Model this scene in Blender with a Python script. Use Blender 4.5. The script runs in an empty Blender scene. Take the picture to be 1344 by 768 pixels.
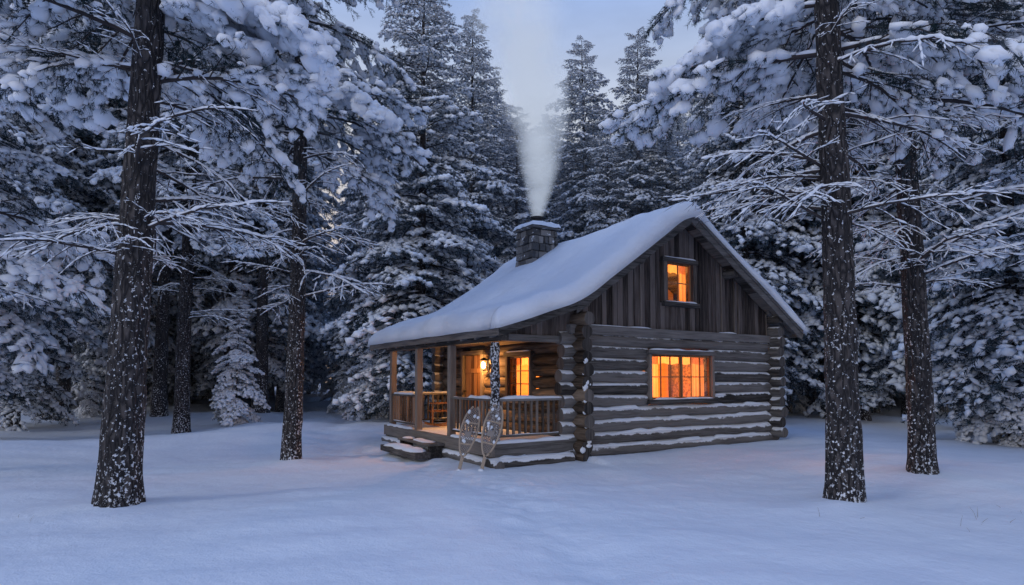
import bpy, math, random
import numpy as np
from mathutils import Vector, Matrix
random.seed(7)
# ------------------------------------------------------------------ utils
def vn(x,y,seed=0,per=None):
    x=np.asarray(x,float); y=np.asarray(y,float)
    ix=np.floor(x).astype(np.int64); iy=np.floor(y).astype(np.int64)
    fx=x-ix; fy=y-iy
    fx=fx*fx*(3-2*fx); fy=fy*fy*(3-2*fy)
    def h(a,b):
        if per: a=np.mod(a,per)
        n=(a*374761393+b*668265263+seed*1274126177)&0x7fffffff
        n=((n^(n>>13))*1274126177)&0x7fffffff
        return ((n^(n>>16))&0xffff)/65535.0
    return (h(ix,iy)*(1-fx)+h(ix+1,iy)*fx)*(1-fy)+(h(ix,iy+1)*(1-fx)+h(ix+1,iy+1)*fx)*fy
def link(o,parent=None):
    bpy.context.scene.collection.objects.link(o)
    if parent: o.parent=parent
    return o
def empty(name,loc=(0,0,0),rz=0,parent=None):
    o=bpy.data.objects.new(name,None); o.location=loc; o.rotation_euler[2]=rz
    o.empty_display_size=.2
    return link(o,parent)
def mesh_np(name,V,T,MI,mats,smooth=None):
    me=bpy.data.meshes.new(name)
    V=np.ascontiguousarray(V,dtype=np.float32); T=np.ascontiguousarray(T,dtype=np.int32)
    k=T.shape[1]
    me.vertices.add(len(V)); me.vertices.foreach_set('co',V.ravel())
    me.loops.add(T.size); me.loops.foreach_set('vertex_index',T.ravel())
    me.polygons.add(len(T))
    me.polygons.foreach_set('loop_start',np.arange(0,T.size,k,dtype=np.int32))
    me.polygons.foreach_set('loop_total',np.full(len(T),k,dtype=np.int32))
    if MI is not None: me.polygons.foreach_set('material_index',np.ascontiguousarray(MI,dtype=np.int32))
    s=np.ones(len(T),bool) if smooth is None else smooth
    me.polygons.foreach_set('use_smooth',s)
    for m in mats: me.materials.append(m)
    me.update(calc_edges=True); me.validate()
    return me
# ------------------------------------------------------------------ materials
def newmat(name):
    m=bpy.data.materials.new(name); m.use_nodes=True
    nt=m.node_tree; nt.nodes.clear()
    out=nt.nodes.new('ShaderNodeOutputMaterial')
    b=nt.nodes.new('ShaderNodeBsdfPrincipled'); nt.links.new(b.outputs[0],out.inputs[0])
    b.inputs['Roughness'].default_value=.8
    try: b.inputs['Specular IOR Level'].default_value=.25
    except: pass
    return m,nt,b,out
def N(nt,t,**k):
    n=nt.nodes.new(t)
    for a,v in k.items(): setattr(n,a,v)
    return n
def ramp(nt,fac,stops):
    r=N(nt,'ShaderNodeValToRGB'); e=r.color_ramp.elements
    while len(e)<len(stops): e.new(.5)
    for i,(p,c) in enumerate(stops):
        e[i].position=p; e[i].color=(c[0],c[1],c[2],1) if not isinstance(c,(int,float)) else (c,c,c,1)
    nt.links.new(fac,r.inputs[0]); return r.outputs[0]
def noise(nt,scale,detail=4,vec=None,rough=.55):
    n=N(nt,'ShaderNodeTexNoise'); n.inputs['Scale'].default_value=scale; n.inputs['Detail'].default_value=detail
    n.inputs['Roughness'].default_value=rough
    if vec is not None: nt.links.new(vec,n.inputs['Vector'])
    return n.outputs['Fac']
def mapv(nt,scale,src='Object'):
    tc=N(nt,'ShaderNodeTexCoord'); mp=N(nt,'ShaderNodeMapping'); mp.inputs['Scale'].default_value=scale
    nt.links.new(tc.outputs[src],mp.inputs['Vector']); return mp.outputs[0]
def math_(nt,op,a,b=None,c=None):
    n=N(nt,'ShaderNodeMath',operation=op)
    for i,v in enumerate((a,b,c)):
        if v is None: continue
        if isinstance(v,(int,float)): n.inputs[i].default_value=v
        else: nt.links.new(v,n.inputs[i])
    return n.outputs[0]
def mixc(nt,f,a,b,mode='MIX'):
    n=N(nt,'ShaderNodeMix',data_type='RGBA',blend_type=mode)
    if isinstance(f,(int,float)): n.inputs[0].default_value=f
    else: nt.links.new(f,n.inputs[0])
    for i,v in ((6,a),(7,b)):
        if isinstance(v,tuple): n.inputs[i].default_value=(*v,1)
        else: nt.links.new(v,n.inputs[i])
    return n.outputs[2]
def bump(nt,b,h,strength=.5,dist=.02):
    n=N(nt,'ShaderNodeBump'); n.inputs['Strength'].default_value=strength; n.inputs['Distance'].default_value=dist
    nt.links.new(h,n.inputs['Height']); nt.links.new(n.outputs[0],b.inputs['Normal'])
SNOWC=(.80,.83,.88)
def snow_mat(name='snow',fine=1.0,scale=1.0):
    m,nt,b,o=newmat(name)
    v=mapv(nt,(1,1,1))
    c=mixc(nt,noise(nt,1.3*scale,3,v),(.74,.79,.87),(.84,.87,.91))
    nt.links.new(c,b.inputs['Base Color']); b.inputs['Roughness'].default_value=.65
    h=math_(nt,'ADD',noise(nt,7*scale,5,v,.6),math_(nt,'MULTIPLY',noise(nt,50*scale,2,v),.25))
    bump(nt,b,h,.6*fine,.04); return m
def diffuse_snow():
    m=bpy.data.materials.new('branch_snow'); m.use_nodes=True; nt=m.node_tree; nt.nodes.clear()
    o=N(nt,'ShaderNodeOutputMaterial'); d=N(nt,'ShaderNodeBsdfDiffuse'); nt.links.new(d.outputs[0],o.inputs[0])
    nt.links.new(mixc(nt,noise(nt,5,1,mapv(nt,(1,1,1))),(.74,.79,.87),(.88,.90,.93)),d.inputs[0]); return m
def wood_mat(name,axis,ca,cb,snow=0.0,bumpd=.012,plank=0):
    m,nt,b,o=newmat(name)
    s=[9,9,9]; s[axis]=.7
    v=mapv(nt,tuple(s)); g=noise(nt,1.6,7,v,.65)
    s2=[60,60,60]; s2[axis]=1.6
    g2=noise(nt,1.0,4,mapv(nt,tuple(s2)),.6)
    gg=math_(nt,'ADD',math_(nt,'MULTIPLY',g,.6),math_(nt,'MULTIPLY',g2,.4))
    at=N(nt,'ShaderNodeAttribute',attribute_name='rnd')
    f=math_(nt,'ADD',gg,math_(nt,'MULTIPLY_ADD',at.outputs['Fac'],.3,-.15))
    c=ramp(nt,f,[(.33,tuple(k*.28 for k in ca)),(.46,ca),(.64,cb)])
    big=noise(nt,1.1,3,mapv(nt,(1,1,1)))
    c=mixc(nt,math_(nt,'MULTIPLY',big,.5),c,mixc(nt,1.0,c,(.54,.52,.52),'MULTIPLY'))
    if snow>0:
        ge=N(nt,'ShaderNodeNewGeometry'); sx=N(nt,'ShaderNodeSeparateXYZ'); nt.links.new(ge.outputs['Normal'],sx.inputs[0])
        px=N(nt,'ShaderNodeSeparateXYZ'); nt.links.new(ge.outputs['Position'],px.inputs[0])
        low=math_(nt,'MULTIPLY',px.outputs[2],-.16)
        q=math_(nt,'ADD',math_(nt,'ADD',sx.outputs[2],low),math_(nt,'MULTIPLY',noise(nt,3.2,6,mapv(nt,(1,1,1)),.65),1.5))
        q2=math_(nt,'SUBTRACT',q,1.25-.45*snow)
        sf=ramp(nt,math_(nt,'MULTIPLY',q2,4.0),[(0,0),(.6,1)])
        c=mixc(nt,sf,c,SNOWC)
    nt.links.new(c,b.inputs['Base Color']); bump(nt,b,gg,.8,bumpd); return m
def bark_mat(name,sc=1.0,specks=1.0,simple=False):
    m,nt,b,o=newmat(name)
    mv=mapv(nt,(1,1,.28))
    if simple:
        h=noise(nt,14,4,mv,.65)
        c=ramp(nt,h,[(.3,(.011,.010,.012)),(.5,(.04,.035,.036)),(.75,(.09,.078,.075))])
    else:
        vo=N(nt,'ShaderNodeTexVoronoi',feature='DISTANCE_TO_EDGE'); vo.inputs['Scale'].default_value=11*sc
        dn=N(nt,'ShaderNodeTexNoise'); dn.inputs['Scale'].default_value=7; nt.links.new(mv,dn.inputs['Vector'])
        va=N(nt,'ShaderNodeVectorMath',operation='MULTIPLY_ADD'); nt.links.new(dn.outputs['Color'],va.inputs[0]); va.inputs[1].default_value=(.25,.25,.25); nt.links.new(mv,va.inputs[2])
        nt.links.new(va.outputs[0],vo.inputs['Vector'])
        n1=noise(nt,30,6,mv,.65)
        h=math_(nt,'ADD',math_(nt,'MINIMUM',math_(nt,'MULTIPLY',vo.outputs[0],3.5),1),math_(nt,'MULTIPLY',n1,.6))
        c=ramp(nt,math_(nt,'MULTIPLY',h,.62),[(.1,(.011,.010,.012)),(.45,(.038,.035,.037)),(.9,(.090,.080,.078))])
    sp=noise(nt,24,3,mapv(nt,(1,1,.85)),.65)
    ge=N(nt,'ShaderNodeNewGeometry'); px=N(nt,'ShaderNodeSeparateXYZ'); nt.links.new(ge.outputs['Position'],px.inputs[0])
    low=N(nt,'ShaderNodeMapRange'); nt.links.new(px.outputs[2],low.inputs[0]); low.inputs[1].default_value=0; low.inputs[2].default_value=3.5; low.inputs[3].default_value=.04; low.inputs[4].default_value=-.025
    f=math_(nt,'ADD',sp,low.outputs[0])
    f=math_(nt,'ADD',f,math_(nt,'MULTIPLY',math_(nt,'SUBTRACT',noise(nt,1.6,2,mapv(nt,(1,1,.6))),.5),.16))
    sf=ramp(nt,f,[(.625-.02*specks,0),(.65-.02*specks,1)])
    c=mixc(nt,sf,c,SNOWC)
    nt.links.new(c,b.inputs['Base Color']); bump(nt,b,math_(nt,'ADD',h,math_(nt,'MULTIPLY',sf,.5)) if not simple else h,1.0,.035); return m
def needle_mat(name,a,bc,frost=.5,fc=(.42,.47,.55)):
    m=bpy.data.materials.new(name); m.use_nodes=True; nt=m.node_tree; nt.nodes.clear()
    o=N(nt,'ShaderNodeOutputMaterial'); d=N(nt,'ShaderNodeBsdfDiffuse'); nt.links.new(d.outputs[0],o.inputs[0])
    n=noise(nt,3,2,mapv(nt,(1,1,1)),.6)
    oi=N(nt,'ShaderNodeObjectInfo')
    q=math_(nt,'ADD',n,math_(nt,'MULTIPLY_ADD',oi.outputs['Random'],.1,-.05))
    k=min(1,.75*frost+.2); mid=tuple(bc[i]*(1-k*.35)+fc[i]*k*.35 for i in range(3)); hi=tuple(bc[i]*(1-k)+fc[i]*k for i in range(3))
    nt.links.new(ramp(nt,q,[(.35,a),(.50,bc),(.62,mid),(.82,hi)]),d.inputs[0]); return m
def plain(name,c,r=.6,metal=0,ns=8,amt=.25):
    m,nt,b,o=newmat(name)
    n=noise(nt,ns,5,mapv(nt,(1,1,1)))
    nt.links.new(mixc(nt,n,tuple(k*(1-amt) for k in c),tuple(min(1,k*(1+amt)) for k in c)),b.inputs['Base Color'])
    b.inputs['Roughness'].default_value=r; b.inputs['Metallic'].default_value=metal
    bump(nt,b,n,.3,.01); return m
M_snow=snow_mat('snow')
M_tsnow=diffuse_snow()
M_bark=bark_mat('pine_bark')
M_barkf=bark_mat('pine_bark_far',.7,.8,True)
M_post=bark_mat('snow_plastered_post',1,5.5)
M_limb=plain('limb_bark',(.05,.042,.042),.85,0,14)
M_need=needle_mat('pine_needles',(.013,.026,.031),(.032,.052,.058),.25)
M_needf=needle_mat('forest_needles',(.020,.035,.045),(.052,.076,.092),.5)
M_needd=needle_mat('hazed_needles',(.085,.12,.15),(.15,.19,.23),.9)  # frost plus distant mist put into the needle colour: paler and bluer
LA=(.088,.082,.078); LB=(.205,.195,.188)
M_logx=wood_mat('logs_x',0,LA,LB,.62,.02)
M_logy=wood_mat('logs_y',1,(.12,.088,.065),(.28,.215,.16),0,.02)
M_logyS=wood_mat('logs_y_snowy',1,LA,LB,.70,.02)
M_end=wood_mat('log_ends',2,(.075,.068,.064),(.17,.155,.145),.55,.02)
M_board=wood_mat('weathered_boards',2,(.078,.063,.058),(.18,.155,.145),0,.014)
M_trimx=wood_mat('trim_x',0,(.12,.114,.110),(.23,.22,.215),0,.008)
M_trimy=wood_mat('trim_y',1,(.10,.091,.085),(.23,.205,.185),0,.008)
M_trimz=wood_mat('trim_z',2,(.115,.095,.082),(.25,.215,.19),0,.01)
M_sash=wood_mat('sash_wood',2,(.22,.11,.05),(.34,.19,.09),0,.004)
M_int=wood_mat('interior_wood',0,(.45,.24,.10),(.62,.36,.17),0,.005)
M_deck=wood_mat('deck_planks',1,(.20,.13,.08),(.36,.26,.18),.25,.008)
M_chair=wood_mat('chair_wood',2,(.25,.11,.05),(.36,.18,.09),0,.004)
def stone():
    m,nt,b,o=newmat('chimney_stone')
    at=N(nt,'ShaderNodeAttribute',attribute_name='rnd')
    n=noise(nt,9,7,mapv(nt,(1,1,1)),.65)
    c=ramp(nt,math_(nt,'ADD',math_(nt,'MULTIPLY',at.outputs['Fac'],.7),math_(nt,'MULTIPLY',n,.35)),[(.12,(.04,.042,.048)),(.5,(.15,.145,.14)),(.95,(.34,.32,.30))])
    sp=ramp(nt,noise(nt,4.5,4,mapv(nt,(1,1,1.6)),.6),[(.62,0),(.66,1)])
    c=mixc(nt,sp,c,SNOWC)
    nt.links.new(c,b.inputs['Base Color']); bump(nt,b,n,.9,.04); return m
M_stone=stone(); M_mortar=plain('mortar',(.05,.05,.052),.9)
M_metal=plain('dark_metal',(.04,.04,.045),.5,.7)
def glassm():
    m,nt,b,o=newmat('window_glass')
    t=N(nt,'ShaderNodeBsdfTransparent'); g=N(nt,'ShaderNodeBsdfGlossy'); g.inputs['Roughness'].default_value=.06
    t.inputs[0].default_value=(.95,.93,.9,1)
    mx=N(nt,'ShaderNodeMixShader'); mx.inputs[0].default_value=.07
    nt.links.new(t.outputs[0],mx.inputs[1]); nt.links.new(g.outputs[0],mx.inputs[2]); nt.links.new(mx.outputs[0],o.inputs[0]); return m
M_glass=glassm()
def curt():
    m,nt,b,o=newmat('curtain_cloth')
    t=N(nt,'ShaderNodeBsdfTranslucent'); d=N(nt,'ShaderNodeBsdfDiffuse')
    c=mixc(nt,noise(nt,14,4,mapv(nt,(1,1,.4))),(.62,.38,.2),(.85,.62,.4))
    nt.links.new(c,t.inputs[0]); nt.links.new(c,d.inputs[0])
    mx=N(nt,'ShaderNodeMixShader'); mx.inputs[0].default_value=.65
    nt.links.new(d.outputs[0],mx.inputs[1]); nt.links.new(t.outputs[0],mx.inputs[2]); nt.links.new(mx.outputs[0],o.inputs[0]); return m
M_curt=curt()
def emis(name,c,s):
    m,nt,b,o=newmat(name); b.inputs['Base Color'].default_value=(*c,1)
    b.inputs['Emission Color'].default_value=(*c,1); b.inputs['Emission Strength'].default_value=s; return m
M_bulb=emis('lantern_bulb',(1,.55,.2),60)
# ------------------------------------------------------------------ mesh builder
class MB:
    def __init__(s): s.v=[];s.f=[];s.r=[];s.mi=[]
    def add(s,v,f,r=None,mi=0):
        k=len(s.v); r=random.random() if r is None else r
        s.v+= [tuple(p) for p in v]
        for q in f: s.f.append(tuple(i+k for i in q)); s.r.append(r); s.mi.append(mi)
    def box(s,x0,x1,y0,y1,z0,z1,r=None,j=0):
        if x0>x1:x0,x1=x1,x0
        if y0>y1:y0,y1=y1,y0
        if z0>z1:z0,z1=z1,z0
        v=[(x,y,z) for x in(x0,x1) for y in(y0,y1) for z in(z0,z1)]
        if j: v=[(a+random.uniform(-j,j),b+random.uniform(-j,j),c+random.uniform(-j,j)) for a,b,c in v]
        s.add(v,[(0,1,3,2),(4,6,7,5),(0,4,5,1),(2,3,7,6),(0,2,6,4),(1,5,7,3)],r)
    def prism(s,poly,y0,y1,r=None):
        n=len(poly); v=[(x,y0,z) for x,z in poly]+[(x,y1,z) for x,z in poly]
        f=[tuple(range(n)),tuple(range(2*n-1,n-1,-1))]+[(i,i+n,(i+1)%n+n,(i+1)%n) for i in range(n)]
        s.add(v,f,r)
    def tube(s,pts,rad,seg=10,nz=0,cap=True,r=None,capmi=0,sq=1.0):
        pts=[Vector(p) for p in pts]; n=len(pts)
        if isinstance(rad,(int,float)): rad=[rad]*n
        v=[];f=[]; sd=random.random()*50
        up=Vector((0,0,1))
        for i,p in enumerate(pts):
            t=(pts[min(i+1,n-1)]-pts[max(i-1,0)]).normalized()
            u=up if abs(t.z)<.9 else Vector((1,0,0))
            a=t.cross(u).normalized(); b=a.cross(t).normalized()
            for k in range(seg):
                th=2*math.pi*k/seg
                rr=rad[i]*(1+nz*(random.random()-.5)+ (nz*1.2*math.sin(3*th+sd+i*.35)))
                v.append(p+a*(math.cos(th)*rr)+b*(math.sin(th)*rr*sq))
        for i in range(n-1):
            for k in range(seg):
                f.append((i*seg+k,i*seg+(k+1)%seg,(i+1)*seg+(k+1)%seg,(i+1)*seg+k))
        r=random.random() if r is None else r
        s.add(v,f,r)
        if cap:
            s.add(v[:seg],[tuple(range(seg-1,-1,-1))],r,capmi); s.add(v[-seg:],[tuple(range(seg))],r,capmi)
    def log(s,p0,p1,rad=.15):
        p0=Vector(p0);p1=Vector(p1); L=(p1-p0).length; n=max(2,int(L/.22)); w=random.random()*9
        pts=[];rr=[]
        for i in range(n+1):
            t=i/n; p=p0.lerp(p1,t)
            p.z+=.010*math.sin(w+t*L*1.3); pts.append(p); rr.append(rad*(1+.05*math.sin(w*2+t*L*2.1)+.02*random.uniform(-1,1)))
        rr[0]*=.93; rr[-1]*=.93
        s.tube(pts,rr,14,.035,True,None,1)
    def strip(s,p0,p1,w,h,seg=8,step=.08,gap=0,over=0):
        p0=Vector(p0);p1=Vector(p1); L=(p1-p0).length; n=max(3,int(L/step)); t=(p1-p0).normalized()
        a=t.cross(Vector((0,0,1))).normalized()
        sd=random.randint(0,9999); v=[];f=[]
        for i in range(n+1):
            q=i/n; e=min(1,(min(q,1-q)*L/.16)**.6+.08)
            lum=.45+1.0*float(vn(q*L*3.1,sd*.37,sd)); lum2=.70+.6*float(vn(q*L*5.3,sd*.7,sd+3))
            if gap:
                g_=float(vn(q*L*1.7,sd*.91,sd+7)); g_=min(1,max(0,(g_-gap)/.15)); lum*=.1+.9*g_; lum2*=.45+.55*g_
            for k in range(seg):
                th=math.pi*k/(seg-1)
                v.append(p0.lerp(p1,q)+a*(math.cos(th)*w*.5*e*lum2)+Vector((0,0,math.sin(th)*h*e*lum-.004)))
        for i in range(n):
            for k in range(seg-1): f.append((i*seg+k,i*seg+k+1,(i+1)*seg+k+1,(i+1)*seg+k))
            f.append((i*seg+seg-1,i*seg,(i+1)*seg,(i+1)*seg+seg-1))
        s.add(v,f)
    def blob(s,c,sx,sy,sz,n=10,m=6):
        v=[];f=[];sd=random.randint(0,999)
        for i in range(m+1):
            ph=math.pi*i/m
            for k in range(n):
                th=2*math.pi*k/n; q=.75+.5*float(vn(k*5./n,i*.8,sd,5))
                v.append((c[0]+sx*q*math.sin(ph)*math.cos(th),c[1]+sy*q*math.sin(ph)*math.sin(th),c[2]+sz*math.cos(ph)*q))
        for i in range(m):
            for k in range(n): f.append((i*n+k,(i+1)*n+k,(i+1)*n+(k+1)%n,i*n+(k+1)%n))
        s.add(v,f)
    def obj(s,name,mats,parent=None,smooth=False,bevel=0,fixn=False):
        me=bpy.data.meshes.new(name); me.from_pydata(s.v,[],s.f)
        for m in (mats if isinstance(mats,(list,tuple)) else [mats]): me.materials.append(m)
        a=me.attributes.new('rnd','FLOAT','FACE'); a.data.foreach_set('value',s.r)
        me.polygons.foreach_set('material_index',s.mi)
        if smooth: me.polygons.foreach_set('use_smooth',[True]*len(s.f))
        if fixn:
            import bmesh
            bm=bmesh.new(); bm.from_mesh(me); bmesh.ops.remove_doubles(bm,verts=bm.verts,dist=1e-4); bmesh.ops.recalc_face_normals(bm,faces=bm.faces); bm.to_mesh(me); bm.free()
        me.update(); o=link(bpy.data.objects.new(name,me),parent)
        if bevel:
            b=o.modifiers.new('bev','BEVEL'); b.width=bevel; b.segments=2; b.limit_method='ANGLE'
        return o
# ------------------------------------------------------------------ ground
C0=np.array([1.37,13.2]); G=np.array([.847,.532]); B=np.array([-.532,.847]); ANG=math.atan2(.532,.847)
def seg_d(x,y,P):
    d=np.full(np.shape(x),1e9)
    for (ax,ay),(bx,by) in zip(P[:-1],P[1:]):
        vx,vy=bx-ax,by-ay; t=np.clip(((x-ax)*vx+(y-ay)*vy)/(vx*vx+vy*vy),0,1)
        d=np.minimum(d,np.hypot(x-ax-t*vx,y-ay-t*vy))
    return d
PATH1=[(-2.3,14.0),(-1.75,12.4),(-.7,10.5),(.05,8.6),(.35,6.5),(.9,4.0),(1.6,1.0)]
PATH2=[(-2.4,14.2),(-4.2,15.3),(-6.0,20),(-7.6,32),(-9,60)]
TR=[(-5.22,8.24),(-4.88,13.6),(4.55,8.45),(6.98,10.5)]
def gz(x,y,fine=False):
    x=np.asarray(x,float); y=np.asarray(y,float)
    lx=(x-C0[0])*G[0]+(y-C0[1])*G[1]; ly=(x-C0[0])*B[0]+(y-C0[1])*B[1]
    dx=np.maximum(np.maximum(-2.1-lx,lx-6.8),0); dy=np.maximum(np.maximum(-ly,ly-6.4),0); d=np.hypot(dx,dy)
    m=np.clip(d/3.5,0,1); m=m*m*(3-2*m)
    far=np.clip((np.hypot(x,y)-5)/25,0,1)
    z=(vn(x/7,y/7,3)-.5)*(.24+.35*far)*m+(vn(x/2.6,y/2.6,5)-.5)*.15*(.25+.75*m)
    z+= .10*np.exp(-((d-.55)/.5)**2)*(lx>0)
    z-= .03
    for i,(tx,ty) in enumerate(TR):
        r=np.hypot(x-tx,y-ty); z+= .10*np.exp(-(r/.75)**2)
    z-= .035*np.exp(-(seg_d(x,y,PATH1)/.42)**2)*(.5+1.0*vn(x/.7,y/.7,31))+.09*np.exp(-(seg_d(x,y,PATH2)/.6)**2)
    if fine:
        pm=.6*np.exp(-(seg_d(x,y,PATH1)/.45)**2)+np.exp(-(seg_d(x,y,PATH2)/.7)**2)
        z+=(vn(x/.8,y/.8,9)-.5)*.05+(vn(x/.27,y/.27,11)-.5)*(.016+.07*pm)+(vn(x/.13,y/.13,12)-.5)*(.010+.02*pm)
        z+=.045*(vn((x+y*.3)/1.6,(y-x*.3)/.45,17)-.5)
    return z
def gh(x,y): return float(gz(np.array([x]),np.array([y]))[0])
n=600; sarr=np.linspace(-1,1,n)
gx=2.9*np.sinh(4.9*sarr); gy=9+2.9*np.sinh(4.9*sarr)
X,Y=np.meshgrid(gx,gy); Z=gz(X,Y,True)
V=np.stack([X,Y,Z],-1).reshape(-1,3)
ii=(np.arange(n-1)[:,None]*n+np.arange(n-1)[None,:]).ravel()
T=np.stack([ii,ii+1,ii+n+1,ii+n],-1)
M_ground=snow_mat('ground_snow',1.0,1)
link(bpy.data.objects.new('snow_ground',mesh_np('snow_ground',V,T,None,[M_ground])))
# ------------------------------------------------------------------ cabin
cab=empty('log_cabin',(C0[0],C0[1],0),ANG)
W=6.70; D=6.4; RX=3.16; RZ=5.73
def roofz(x):
    if x>RX: return RZ-(x-RX)*.62
    if x>-.35: return RZ-(RX-x)*.68
    zb=RZ-(RX+.35)*.68
    return zb-(-.35-x)*.33
XL,XR=-2.24,W+.80; YF,YB=-.48,6.7
front=MB(); side=MB(); back=MB()
WIN=(2.03,4.27,1.16,2.34); 
rows=10; rh=.27
def split(a,b,holes,z):
    segs=[(a,b)]
    for h0,h1,z0,z1 in holes:
        if z0-.05<z<z1+.05:
            out=[]
            for s0,s1 in segs:
                if h1<=s0 or h0>=s1: out.append((s0,s1))
                else:
                    if h0>s0: out.append((s0,h0))
                    if h1<s1: out.append((h1,s1))
            segs=out
    return segs
for i in range(rows):
    z=.10+rh*i+.02
    for s0,s1 in split(-.38-random.random()*.1,W+.22+random.random()*.1,[(WIN[0]+.05,WIN[1]-.05,WIN[2],WIN[3])],z):
        front.log((s0,0,z),(s1,0,z),.146)
    back.log((-.4,D,z),(W+.4,D,z),.146)
holesL=[(1.47,2.60,1.18,2.30),(3.78,5.02,.2,2.42)]
for i in range(11):
    z=.10+rh*i+.155
    for s0,s1 in split(-.40-random.random()*.1,D+.4,holesL,z): side.log((0,s0,z),(0,s1,z),.146)
    back.log((W,-.38-random.random()*.1,z),(W,D+.4,z),.146)
side.log((0,-.4,.02),(0,D+.4,.02),.14)
front.obj('front_log_wall',[M_logx,M_end],cab,True)
side.obj('porch_log_wall',[M_logy,M_end],cab,True)
back.obj('rear_log_walls',[M_logyS,M_end],cab,True)
sn=MB()
for i in range(8):
    z=.10+rh*i+.02+.135
    for s0,s1 in split(.15,W-.15,[(WIN[0],WIN[1],WIN[2],WIN[3])],z):
        x=s0
        while x<s1-.3:
            L=random.uniform(1.8,4.5) if i<4 else random.uniform(.4,2.0)
            e=min(s1,x+L)
            if random.random()<(1.0 if i<4 else .65): sn.strip((x,-.085,z-.058),(e,-.085,z-.058),.14 if i<5 else .11,random.uniform(.05,.085) if i<5 else .045,gap=.30 if i<4 else .42)
            x=e+random.uniform(.0,.15 if i<4 else .7)
for i in range(10):
    for s in(0,1):
        z=.10+rh*i+(.155)
        if random.random()<.8: sn.strip((s*W,-.40,z+.115),(s*W,-.17,z+.115),random.uniform(.08,.15),random.uniform(.03,.06))
        xx=-.36 if s==0 else W+.12
        if random.random()<.8: sn.strip((xx,0,z-.135+.115),(xx+.18,0,z-.135+.115),random.uniform(.08,.15),.05)
for k in range(16): sn.blob((random.uniform(-.14,.14),-.40,random.uniform(.2,2.2)),random.uniform(.03,.08),.03,random.uniform(.03,.08),8,5)
tx=MB(); ty=MB(); tz=MB(); bd=MB(); lin=MB(); sash=MB(); glass=MB(); cu=MB()
tx.box(-.25,W+.25,-.17,.12,2.66,2.86)
sn.strip((.1,-.12,2.86),(W-.1,-.12,2.86),.07,.03,gap=.45)
AW=(2.62,3.76,3.50,4.60)
x=-.02; 
while x<W:
    w=random.uniform(.13,.19); x1=min(x+w,W+.02); d=-.05-random.uniform(0,.022)
    def pc(z0,z1a,z1b):
        if max(z1a,z1b)-z0<.05: return
        z1a=max(z1a,z0+.02); z1b=max(z1b,z0+.02)
        bd.add([(x,d,z0),(x1,d,z0),(x1,d,z1b),(x,d,z1a),(x,.02,z0),(x1,.02,z0),(x1,.02,z1b),(x,.02,z1a)],[(0,1,2,3),(7,6,5,4),(0,4,5,1),(1,5,6,2),(2,6,7,3),(3,7,4,0)])
    za,zb=roofz(x)-.14,roofz(x1)-.14
    if x1>AW[0]+.05 and x<AW[1]-.05:
        pc(2.84,AW[2]+.02,AW[2]+.02); pc(AW[3]-.02,za,zb)
    else: pc(2.80-random.random()*.03,za,zb)
    if random.random()<.35 and not(x1>AW[0] and x<AW[1]):
        tz.box(x1-.015,x1+.02,-.10,-.06,2.86,min(za,zb)-.05)
    x=x1+.012
bd.obj('gable_boards',M_board,cab,False,.004)
def liner_x(y0,y1,xa,xb,za,zb,hole,topf=None):
    h0,h1,hz0,hz1=hole
    lin.box(xa,h0,y0,y1,za,zb); lin.box(h1,xb,y0,y1,za,zb); lin.box(h0,h1,y0,y1,za,hz0); lin.box(h0,h1,y0,y1,hz1,zb)
liner_x(.13,.17,.13,W-.13,.05,2.70,(WIN[0]+.08,WIN[1]-.08,WIN[2]+.08,WIN[3]-.08))
lin.box(.13,.17,.17,1.56,.05,2.7); lin.box(.13,.17,2.51,D-.1,.05,2.7); lin.box(.13,.17,1.56,2.51,.05,1.25); lin.box(.13,.17,1.56,2.51,2.24,2.7)
lin.box(W-.17,W-.13,.17,D-.1,.05,2.7); lin.box(.17,W-.17,D-.2,D-.16,.05,2.7)
lin.box(.13,W-.13,.13,D-.1,2.70,2.75); lin.box(.13,W-.13,.13,D-.1,.36,.40)
lin.box(.6,6.2,3.2,3.25,.4,2.7)
fur=MB(); fur.box(3.2,4.1,3.0,3.15,1.0,2.2); fur.box(1.3,2.2,2.9,3.15,1.35,1.42); fur.box(1.3,2.2,2.9,3.15,1.75,1.82)
for k in range(9): 
    a=1.35+k*.09; fur.box(a,a+.06,2.92,3.08,1.42,1.42+random.uniform(.15,.3))
fur.box(2.3,3.9,1.0,1.7,1.12,1.17); fur.tube([(3.5,1.3,1.17),(3.5,1.3,1.35)],[.08,.03],10); fur.tube([(3.5,1.3,1.38),(3.5,1.3,1.6)],[.16,.09],12)
fur.obj('cabin_furniture',M_chair,cab)
h0,h1,hz0,hz1=AW
def attic(xa,xb,z0,y=.05):
    lin.add([(xa,y,z0),(xb,y,z0),(xb,y,roofz(xb)-.15),(xa,y,roofz(xa)-.15),(xa,y+.04,z0),(xb,y+.04,z0),(xb,y+.04,roofz(xb)-.15),(xa,y+.04,roofz(xa)-.15)],[(0,1,2,3),(7,6,5,4),(0,4,5,1),(1,5,6,2),(2,6,7,3),(3,7,4,0)])
attic(-.1,h0+.10,2.75); attic(h1-.10,W+.1,2.75)
lin.box(h0+.10,h1-.10,.05,.09,2.75,hz0+.10); attic(h0+.10,RX,hz1-.10); attic(RX,h1-.10,hz1-.10)
attic(1.0,RX,2.76,2.2); attic(RX,5.4,2.76,2.2)
lin.obj('interior_walls',M_int,cab)
for xx in(-.04,W-.0): tz.box(xx,xx+.06,.05,D,2.9,3.26 if xx<1 else 3.22)
rg=MB(); rg.add([(0,D,2.7),(W,D,2.7),(W,D,roofz(W)-.12),(RX,D,RZ-.12),(0,D,roofz(0)-.12)],[(0,1,2,3,4)]); rg.obj('rear_gable',M_board,cab)
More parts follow.
